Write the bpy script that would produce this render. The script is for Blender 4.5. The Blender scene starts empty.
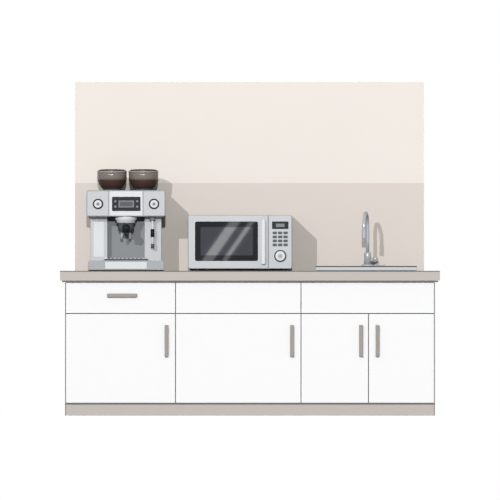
import bpy, bmesh, math
from mathutils import Vector, Matrix
S=0.0062
def X(px): return (px-250)*S
def Z(py): return (416-py)*S
sc=bpy.context.scene
sc.view_settings.view_transform='Standard'
sc.view_settings.look='None'
AMB=1.0; FRONT=1.7; SUN=1.25
TOT=AMB*.97+FRONT+SUN
def lin(c):
    c=c/255
    return c/12.92 if c<=0.04045 else ((c+0.055)/1.055)**2.4
def mat(name,rgb,rough=0.6,spec=0.0,metal=0.0,noise=0.0,scale=40,gain=1.0):
    m=bpy.data.materials.new(name); m.use_nodes=True
    nt=m.node_tree; b=nt.nodes['Principled BSDF']
    off=0.08*spec
    col=[min(0.95,max(0.0,(lin(v)*gain-off)/TOT)) for v in rgb]
    b.inputs['Roughness'].default_value=rough
    b.inputs['Specular IOR Level'].default_value=spec
    b.inputs['Metallic'].default_value=metal
    if noise>0:
        tc=nt.nodes.new('ShaderNodeTexCoord'); n=nt.nodes.new('ShaderNodeTexNoise'); n.inputs['Scale'].default_value=scale
        r=nt.nodes.new('ShaderNodeMix'); r.data_type='RGBA'
        r.inputs[6].default_value=[*[c*(1-noise) for c in col],1]; r.inputs[7].default_value=[*[min(1,c*(1+noise)) for c in col],1]
        nt.links.new(tc.outputs['Object'],n.inputs['Vector']); nt.links.new(n.outputs['Fac'],r.inputs[0]); nt.links.new(r.outputs[2],b.inputs['Base Color'])
    else:
        b.inputs['Base Color'].default_value=[*col,1]
    return m

M=dict(
 wall=mat('wall_paint',(244,237,230),noise=.01,scale=6,gain=1.0),
 splash=mat('backsplash_paint',(227,219,211),noise=.01,scale=6),
 floor=mat('floor_white',(255,255,255),noise=.01,scale=4,gain=2.0),
 counter=mat('countertop_laminate',(200,193,188),noise=.015,scale=60),
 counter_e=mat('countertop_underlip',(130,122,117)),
 kick=mat('plinth_laminate',(198,191,186),noise=.015,scale=60),
 door=mat('cabinet_white',(252,252,253),noise=.004,scale=10,gain=1.0),
 carc=mat('cabinet_carcass',(150,144,140)),
 handle=mat('handle_metal',(166,159,154),rough=.5,spec=.03),
 steel=mat('steel_light',(205,208,211),rough=.12,spec=.5),
 steel_b=mat('steel_bright',(228,231,233),rough=.4,spec=.04),
 steel_m=mat('steel_mid',(176,181,185),rough=.4,spec=.04),
 steel_d=mat('steel_dark',(142,147,151),rough=.4,spec=.04),
 steel_x=mat('steel_deep_grey',(88,92,98),rough=.4,spec=.04),  # darkest plain grey, for rings, buttons, tray and trim
 black=mat('black_plastic',(40,42,46),rough=.4,spec=.03),
 gloss=mat('black_glass',(44,46,50),rough=.02,spec=.3),
 glass2=mat('black_glass_inner',(72,76,82),rough=.02,spec=.6),
 disp=mat('display_lcd',(130,138,144),rough=.3,spec=.03),
 hop=mat('hopper_smoked',(134,124,119),rough=.2,spec=.2),
 hoplid=mat('hopper_lid',(92,84,81),rough=.3,spec=.2),
 beans=mat('coffee_beans',(78,58,51),rough=.5,spec=.1,noise=.5,scale=90),
 rim=mat('hopper_rim',(170,164,160),rough=.3,spec=.2),
 sink=mat('sink_steel',(208,211,213),rough=.4,spec=.04),
 chrome=mat('chrome',(192,197,202),rough=.15,spec=.8),
)
def link(o,parent=None):
    sc.collection.objects.link(o)
    if parent:
        o.parent=parent
        o.location=o.location-parent.location
    return o
def empty(name,px,py,d):
    e=bpy.data.objects.new(name,None); e.location=(X(px),-d,Z(py)); e.empty_display_size=.1
    sc.collection.objects.link(e); return e
def finish(name,bm,c,m,parent,bev=0,smooth=False,seg=2):
    bmesh.ops.recalc_face_normals(bm,faces=bm.faces)
    me=bpy.data.meshes.new(name); bm.to_mesh(me); bm.free()
    me.materials.append(M[m])
    if smooth:
        for p in me.polygons: p.use_smooth=True
    o=bpy.data.objects.new(name,me); o.location=c
    if bev>0:
        b=o.modifiers.new('bevel','BEVEL'); b.width=bev*S; b.segments=seg; b.limit_method='ANGLE'
    return link(o,parent)
def box(name,x0,x1,y0,y1,d0,d1,m,parent=None,bev=0.4):
    c=Vector(((X(x0)+X(x1))/2,-(d0+d1)/2,(Z(y0)+Z(y1))/2))
    s=Vector((abs(X(x1)-X(x0)),abs(d1-d0),abs(Z(y1)-Z(y0))))
    bm=bmesh.new(); bmesh.ops.create_cube(bm,size=1); bmesh.ops.scale(bm,vec=s,verts=bm.verts)
    return finish(name,bm,c,m,parent,bev)
def prism(name,pts,d0,d1,m,parent=None,bev=0.3):
    cx=sum(p[0] for p in pts)/len(pts); cy=sum(p[1] for p in pts)/len(pts)
    c=Vector((X(cx),-(d0+d1)/2,Z(cy))); h=abs(d1-d0)/2
    bm=bmesh.new()
    a=[bm.verts.new((X(p[0])-c.x,-h,Z(p[1])-c.z)) for p in pts]
    b=[bm.verts.new((v.co.x,h,v.co.z)) for v in a]
    bm.faces.new(a); bm.faces.new(b[::-1])
    for i in range(len(a)):
        j=(i+1)%len(a); bm.faces.new((a[i],a[j],b[j],b[i]))
    return finish(name,bm,c,m,parent,bev)
def rrect(x0,x1,y0,y1,r,n=5):
    out=[]
    for cx,cy,a0 in ((x1-r,y0+r,-90),(x1-r,y1-r,0),(x0+r,y1-r,90),(x0+r,y0+r,180)):
        for i in range(n+1):
            a=math.radians(a0+90*i/n); out.append((cx+r*math.cos(a),cy+r*math.sin(a)))
    return out
def cylY(name,px,py,r,d0,d1,m,parent=None,bev=.3,n=40):
    c=Vector((X(px),-(d0+d1)/2,Z(py)))
    bm=bmesh.new(); bmesh.ops.create_cone(bm,cap_ends=True,segments=n,radius1=r*S,radius2=r*S,depth=abs(d1-d0),matrix=Matrix.Rotation(math.pi/2,4,'X'))
    return finish(name,bm,c,m,parent,bev)
def lathe(name,px,d,prof,m,parent=None,n=48,sy=1.0):
    y0=prof[0][1]; c=Vector((X(px),-d,Z(y0)))
    bm=bmesh.new(); rings=[]
    for r,y in prof:
        rings.append([bm.verts.new((max(r,.01)*S*math.cos(2*math.pi*i/n),sy*max(r,.01)*S*math.sin(2*math.pi*i/n),Z(y)-c.z)) for i in range(n)])
    for a,b in zip(rings,rings[1:]):
        for i in range(n):
            j=(i+1)%n; bm.faces.new((a[i],a[j],b[j],b[i]))
    bm.faces.new(rings[0]); bm.faces.new(rings[-1][::-1])
    o=finish(name,bm,c,m,parent,0,False)
    for p in o.data.polygons: p.use_smooth=len(p.vertices)==4
    return o
def tube(name,pts,r,m,parent=None,n=20):
    pts=[Vector(p) for p in pts]
    c=pts[0].copy(); bm=bmesh.new(); rings=[]; nrm=None
    for i,p in enumerate(pts):
        t=(pts[min(i+1,len(pts)-1)]-pts[max(i-1,0)]).normalized()
        if nrm is None:
            nrm=t.orthogonal().normalized()
        nrm=(nrm-t*nrm.dot(t)).normalized(); bn=t.cross(nrm)
        rings.append([bm.verts.new(p-c+(nrm*math.cos(2*math.pi*k/n)+bn*math.sin(2*math.pi*k/n))*r*S) for k in range(n)])
    for a,b in zip(rings,rings[1:]):
        for i in range(n):
            j=(i+1)%n; bm.faces.new((a[i],a[j],b[j],b[i]))
    bm.faces.new(rings[0]); bm.faces.new(rings[-1][::-1])
    return finish(name,bm,c,m,parent,0,True)

# ---------- room ----------
wb=box('wall_back',75,424,82,416,-0.08,0.0,'wall',bev=0)
box('backsplash_panel',75,424,183,271,0.0,0.003,'splash',wb,bev=0)
fl=box('floor',-150,650,416,424,-1.2,3.2,'floor',bev=0)

# ---------- base cabinets ----------
cab=empty('kitchen_base_cabinet',250,416,0.3)
D=0.58
box('plinth',65.5,434.5,404.3,416,0.01,D-0.004,'kick',cab,bev=.1)
box('plinth_cap',65,435,403,404.3,0.01,D+0.002,'counter_e',cab,bev=0)
box('plinth_end_left',65,65.7,404,416,0.01,D-0.002,'counter_e',cab,bev=0)
box('plinth_end_right',434.3,435,404,416,0.01,D-0.002,'counter_e',cab,bev=0)
box('bottom_panel',65,435,400,403,0.01,D-.02,'carc',cab,bev=0)
box('back_panel',66,434,282,400,0.01,0.02,'carc',cab,bev=0)
box('side_left',65,66,282.5,403,0.01,D,'carc',cab,bev=0)
box('side_right',434,435,282.5,403,0.01,D,'carc',cab,bev=0)
for i,x in enumerate((175.5,301)):
    box('divider_%d'%(i+1),x-1.5,x+1.5,282.5,400,0.02,D-.018,'carc',cab,bev=0)
box('front_rail',66,434,311,316,D-.05,D-.02,'carc',cab,bev=0)
box('center_stile',366,371,316,400,D-.05,D-.02,'carc',cab,bev=0)
box('top_rail',66,434,282.5,285,D-.05,D-.02,'carc',cab,bev=0)
g=.45
def front(n,x0,x1,y0,y1): box(n,x0+g,x1-g,y0+g,y1-g,D-.018,D,'door',cab,bev=.12)
front('drawer_front_1',65.6,175.5,282,313.5)
front('drawer_front_2',175.5,301,282,313.5)
front('drawer_front_3',301,434.4,282,313.5)
front('door_left',65.6,175.5,313.5,403.2)
front('door_middle',175.5,301,313.5,403.2)
front('door_right_a',301,368.5,313.5,403.2)
front('door_right_b',368.5,434.4,313.5,403.2)
def vhandle(n,x,y0,y1):
    box(n,x-1.9,x+1.9,y0,y1,D+.010,D+.018,'handle',cab,bev=.6)
    box(n+'_post_a',x-1,x+1,y0+3,y0+6,D,D+.012,'handle',cab,bev=0)
    box(n+'_post_b',x-1,x+1,y1-6,y1-3,D,D+.012,'handle',cab,bev=0)
vhandle('handle_1',166.5,325,357); vhandle('handle_2',292,325,357)
vhandle('handle_3',361,325,357); vhandle('handle_4',377.5,325,357)
box('drawer_handle',107,137,293.6,297.4,D+.010,D+.018,'handle',cab,bev=.6)
box('drawer_handle_post_a',110,113,294.5,296.5,D,D+.012,'handle',cab,bev=0)
box('drawer_handle_post_b',131,134,294.5,296.5,D,D+.012,'handle',cab,bev=0)

# ---------- countertop (with sink cut-out) ----------
ct=empty('kitchen_countertop',250,281,0.3)
hx0,hx1,hd0,hd1=322,410,.18,.50
CT=(271.3,280.6)
box('slab_left',60,hx0,*CT,0.004,.60,'counter',ct,bev=0)
box('slab_right',hx1,440,*CT,0.004,.60,'counter',ct,bev=0)
box('slab_rear',hx0,hx1,*CT,0.004,hd0,'counter',ct,bev=0)
box('slab_front',hx0,hx1,*CT,hd1,.60,'counter',ct,bev=0)
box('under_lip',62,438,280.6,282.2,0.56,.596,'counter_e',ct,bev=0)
box('top_edge_strip',60,440,270.8,271.7,.592,.6015,'counter_e',ct,bev=0.1)

# ---------- sink ----------
sk=empty('kitchen_sink',366,271,.31)
rx0,rx1,rd0,rd1=316,416.5,.07,.55
y0,y1=266.6,271.3
box('rim_front',rx0,rx1,y0,y1,hd1-.01,rd1,'sink',sk,bev=.5)
box('rim_rear',rx0,rx1,y0,y1,rd0,hd0+.01,'sink',sk,bev=.8)
box('rim_left',rx0,hx0+2,y0,y1,hd0,hd1,'sink',sk,bev=.3)
box('rim_right',hx1-2,rx1,y0,y1,hd0,hd1,'sink',sk,bev=.3)
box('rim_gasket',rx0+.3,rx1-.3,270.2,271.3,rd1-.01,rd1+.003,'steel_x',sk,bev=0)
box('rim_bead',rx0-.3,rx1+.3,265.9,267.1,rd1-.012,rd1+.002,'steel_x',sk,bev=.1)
box('bowl_left',hx0+1,hx0+2,y0+.5,298,hd0+.005,hd1-.005,'sink',sk,bev=0)
box('bowl_right',hx1-2,hx1-1,y0+.5,298,hd0+.005,hd1-.005,'sink',sk,bev=0)
box('bowl_rear',hx0+1,hx1-1,y0+.5,298,hd0+.004,hd0+.01,'sink',sk,bev=0)
box('bowl_front',hx0+1,hx1-1,y0+.5,298,hd1-.01,hd1-.004,'sink',sk,bev=0)
box('bowl_floor',hx0+1,hx1-1,297.5,298.5,hd0+.004,hd1-.004,'sink',sk,bev=0)
lathe('drain',366,.31,[(7,297.5),(7,296.6),(5.5,296.4),(5,297.2)],'steel_d',sk)

# ---------- faucet ----------
fc=empty('kitchen_faucet',370,268,.13)
fd=.13; fx=367.6
lathe('base_flange',fx,fd,[(6.5,267.3),(6.5,265.6),(5.5,264.6),(3.8,264)],'chrome',fc)
lathe('body',fx,fd,[(3.6,265),(3.6,254),(3.2,252.8),(2.2,252)],'chrome',fc)
pts=[(X(fx),-fd,Z(253)),(X(fx),-fd,Z(240))]
R=14; dirv=Vector((-.13,-.99,0))
top=227
for i in range(0,25):
    a=math.pi*i/24
    o=R*(1-math.cos(a)); h=R*math.sin(a)
    pts.append((X(fx)+dirv.x*o*S,-fd+dirv.y*o*S,Z(top)+h*S))
ex,ey=pts[-1][0],pts[-1][1]
pts.append((ex,ey,Z(230)))
tube('gooseneck',pts,1.8,'chrome',fc)
tube('spout_head',[(ex,ey,Z(229)),(ex,ey,Z(229.6)),(ex,ey,Z(238)),(ex,ey,Z(238.6))],2.2,'chrome',fc)
tube('lever_hub',[(X(fx),-fd,Z(260)),(X(fx+6),-fd,Z(260))],2.2,'chrome',fc)
tube('lever',[(X(fx+5.5),-fd,Z(260)),(X(fx+10),-fd-.005,Z(258.2))],1.2,'chrome',fc)

# ---------- microwave ----------
mw=empty('microwave_oven',240,271,.24)
F=.43
prism('casing',rrect(188,292,215,269,1.5),.02,F-.01,'steel_m',mw,bev=.3)
prism('door_frame',rrect(188.4,268,215.4,268.6,1.5),F-.01,F,'steel',mw,bev=.5)
prism('control_panel',rrect(268.6,291.7,215.4,268.6,1.5),F-.01,F,'steel',mw,bev=.5)
prism('window_bezel',rrect(195,258,221.5,261,2),F-.002,F+.002,'gloss',mw,bev=.2)
prism('window_glass',rrect(200.5,253,227,255.5,1.2),F,F+.0035,'glass2',mw,bev=.1)
prism('door_handle',rrect(261.3,265.3,219.5,264.5,1.5),F+.014,F+.026,'steel_b',mw,bev=.7)
box('handle_post_a',262,264.6,222,226,F,F+.016,'steel_d',mw,bev=0)
box('handle_post_b',262,264.6,258,262,F,F+.016,'steel_d',mw,bev=0)
prism('display_bezel',rrect(272,288.5,221.5,229,.8),F-.001,F+.002,'black',mw,bev=.1)
box('display',276,284.5,223.6,227,F+.001,F+.003,'disp',mw,bev=0)
k=0
for r in range(4):
    for c in range(3):
        k+=1
        prism('button_%d'%k,rrect(272.6+5.4*c,276.9+5.4*c,231.6+4*r,234.2+4*r,.6,3),F-.001,F+.003,'steel_x',mw,bev=.15)
cylY('knob_ring',280.3,256,6.2,F-.001,F+.003,'steel_x',mw)
cylY('knob',280.3,256,4.9,F,F+.02,'steel_b',mw,bev=.7)
cylY('knob_cap',280.3,256,2.2,F+.019,F+.022,'steel_m',mw)
for i,(x,d) in enumerate(((196,F-.05),(283,F-.05),(196,.07),(283,.07))):
    lathe('foot_%d'%(i+1),x,d,[(3.4,271.3),(4,269)],'black',mw)

# ---------- espresso machine ----------
em=empty('espresso_machine',126,271,.2)
F=.40
prism('base',[(88,270),(88,262.5),(89.5,260.5),(162.5,260.5),(164,262.5),(164,270)],.03,.41,'steel_m',em,bev=.5)
box('base_front_band',105,147,261.8,269,.405,.413,'steel_b',em,bev=.4)
for i,(x,d) in enumerate(((93,.37),(159,.37),(93,.07),(159,.07))):
    lathe('foot_%d'%(i+1),x,d,[(4,271.3),(4.4,269.7)],'black',em)
box('drip_tray',104,148,258.6,261,.20,.40,'steel_x',em,bev=.3)
for i in range(10):
    box('tray_bar_%d'%(i+1),106+4*i,107.8+4*i,258,258.8,.21,.39,'steel_b',em,bev=0)
box('rear_body',90.5,161.5,214,261,.03,.22,'steel_m',em,bev=.3)
box('recess_panel',107.5,144.5,216,260,.22,.226,'steel_d',em,bev=.1)
box('left_column',90.5,107.5,214,261,.20,.30,'steel',em,bev=.6)
box('left_column_inlay',93.5,104,221,257,.30,.302,'steel_b',em,bev=.2)
box('right_column',144.5,161.5,214,261,.20,.30,'steel',em,bev=.6)
prism('head',rrect(86.5,165.5,190.3,216.5,2),.03,F,'steel_m',em,bev=.5)
prism('head_left_panel',rrect(87.3,108.5,191.2,215.8,1.5),F-.004,F+.004,'steel',em,bev=.4)
prism('head_center_panel',rrect(109.3,142.7,191.2,215.8,.8),F-.004,F+.003,'steel_b',em,bev=.4)
prism('head_right_panel',rrect(143.5,164.7,191.2,215.8,1.5),F-.004,F+.004,'steel',em,bev=.4)
prism('display_bezel',rrect(112,140.5,196.8,211,1),F,F+.006,'black',em,bev=.2)
box('display',118.5,134,200.5,207.5,F+.005,F+.0075,'disp',em,bev=.1)
box('display_dark',119.8,132.7,201.7,206.3,F+.007,F+.0082,'steel_x',em,bev=0)
for i,(x,y) in enumerate(((115.3,201.3),(115.3,206.6),(137.2,201.3),(137.2,206.6))):
    cylY('display_button_%d'%(i+1),x,y,1.2,F+.005,F+.008,'disp',em,bev=.1,n=20)
for i,x in enumerate((98,154)):
    cylY('knob_ring_%d'%(i+1),x,204,5.3,F+.003,F+.007,'black',em)
    cylY('knob_%d'%(i+1),x,204,3.9,F+.005,F+.024,'steel_b',em,bev=.6)
    cylY('knob_cap_%d'%(i+1),x,204,1.7,F+.023,F+.0255,'steel_d',em,bev=.2)
gx=126; gd=.325
lathe('group_head',gx,gd,[(11,216),(11,219.5),(9.5,220.5),(9.5,223)],'steel_b',em)
lathe('portafilter_basket',gx,gd,[(8.2,223),(8.2,228),(6.5,231.5),(3,233)],'steel_x',em)
tube('portafilter_handle',[(X(gx),-gd,Z(227)),(X(gx),-gd-.07,Z(227.3)),(X(gx),-gd-.075,Z(227.3))],3,'black',em)
tube('portafilter_grip',[(X(gx),-gd-.065,Z(227.3)),(X(gx),-gd-.14,Z(228.5))],3.8,'black',em)
tube('spout_left',[(X(gx-1),-gd,Z(232)),(X(gx-4),-gd,Z(234)),(X(gx-4.4),-gd,Z(239))],1.5,'steel_m',em)
tube('spout_right',[(X(gx+1),-gd,Z(232)),(X(gx+4),-gd,Z(234)),(X(gx+4.4),-gd,Z(239))],1.5,'steel_m',em)
wd=.345
lathe('wand_joint',152.5,wd,[(3,216),(3,219.5),(2,220.5)],'steel_d',em)
tube('steam_wand',[(X(152.5),-wd,Z(219)),(X(152.5),-wd,Z(234)),(X(152.6),-wd-.005,Z(247))],1.2,'steel_b',em)
tube('wand_grip',[(X(152.5),-wd,Z(229)),(X(152.5),-wd,Z(237))],2.0,'black',em)
tube('wand_tip',[(X(152.6),-wd-.005,Z(244)),(X(152.6),-wd-.005,Z(248))],1.8,'steel_x',em)
for i,x in enumerate((112,143.5)):
    n='_%d'%(i+1); hd=.22
    lathe('hopper_collar'+n,x,hd,[(9,190.5),(9.5,188.8)],'steel_x',em)
    lathe('hopper_bowl'+n,x,hd,[(9,189),(11,187.3),(12.8,184.5),(14,181),(14.4,178.6),(14.3,178.4)],'beans',em)
    lathe('hopper_glass'+n,x,hd,[(14.2,180),(14.6,177.8),(14.8,175),(14.6,172.2)],'hop',em)
    lathe('hopper_rim'+n,x,hd,[(15,172.6),(15.2,171.9),(15,171.2)],'rim',em)
    lathe('hopper_lid'+n,x,hd,[(14.4,171.4),(14,170.2),(11,169.3),(4,169)],'hoplid',em)

# ---------- light ----------
w=bpy.data.worlds.new('World'); sc.world=w; w.use_nodes=True
w.node_tree.nodes['Background'].inputs[0].default_value=(1,1,1,1)
w.node_tree.nodes['Background'].inputs[1].default_value=AMB
def sun(name,d,e,ang):
    d=Vector(d).normalized()
    L=bpy.data.lights.new(name,'SUN'); L.energy=e*math.pi/d.y; L.angle=math.radians(ang)
    lo=bpy.data.objects.new(name,L); lo.rotation_euler=d.to_track_quat('-Z','Y').to_euler(); lo.location=(-3,-6,4); sc.collection.objects.link(lo)
sun('key_sun',(.37,1,-.35),SUN,.3)
sun('added_front_fill',(0,1,-0.18),FRONT,1)  # added fill from the camera side to flatten shading, no second sun
for nm,px,wd_ in (('added_streak_lamp',222,9),('added_streak_lamp.001',239,4)):  # lamps added behind the camera so the microwave front mirrors diagonal streaks
    A=bpy.data.lights.new(nm,'AREA'); A.shape='RECTANGLE'; A.size=wd_*S; A.size_y=90*S
    A.energy=4.5*math.pi*A.size*A.size_y
    o=bpy.data.objects.new(nm,A); o.location=(X(px),-9,Z(240))
    o.rotation_euler=(Matrix.Rotation(math.radians(35),4,'Y')@Matrix.Rotation(math.radians(90),4,'X')).to_euler()
    sc.collection.objects.link(o)

cd=bpy.data.cameras.new('camera'); cd.type='ORTHO'; cd.ortho_scale=500*S
cam=bpy.data.objects.new('camera',cd); cam.location=(0,-5,Z(250)); cam.rotation_euler=(math.pi/2,0,0)
sc.collection.objects.link(cam); sc.camera=cam
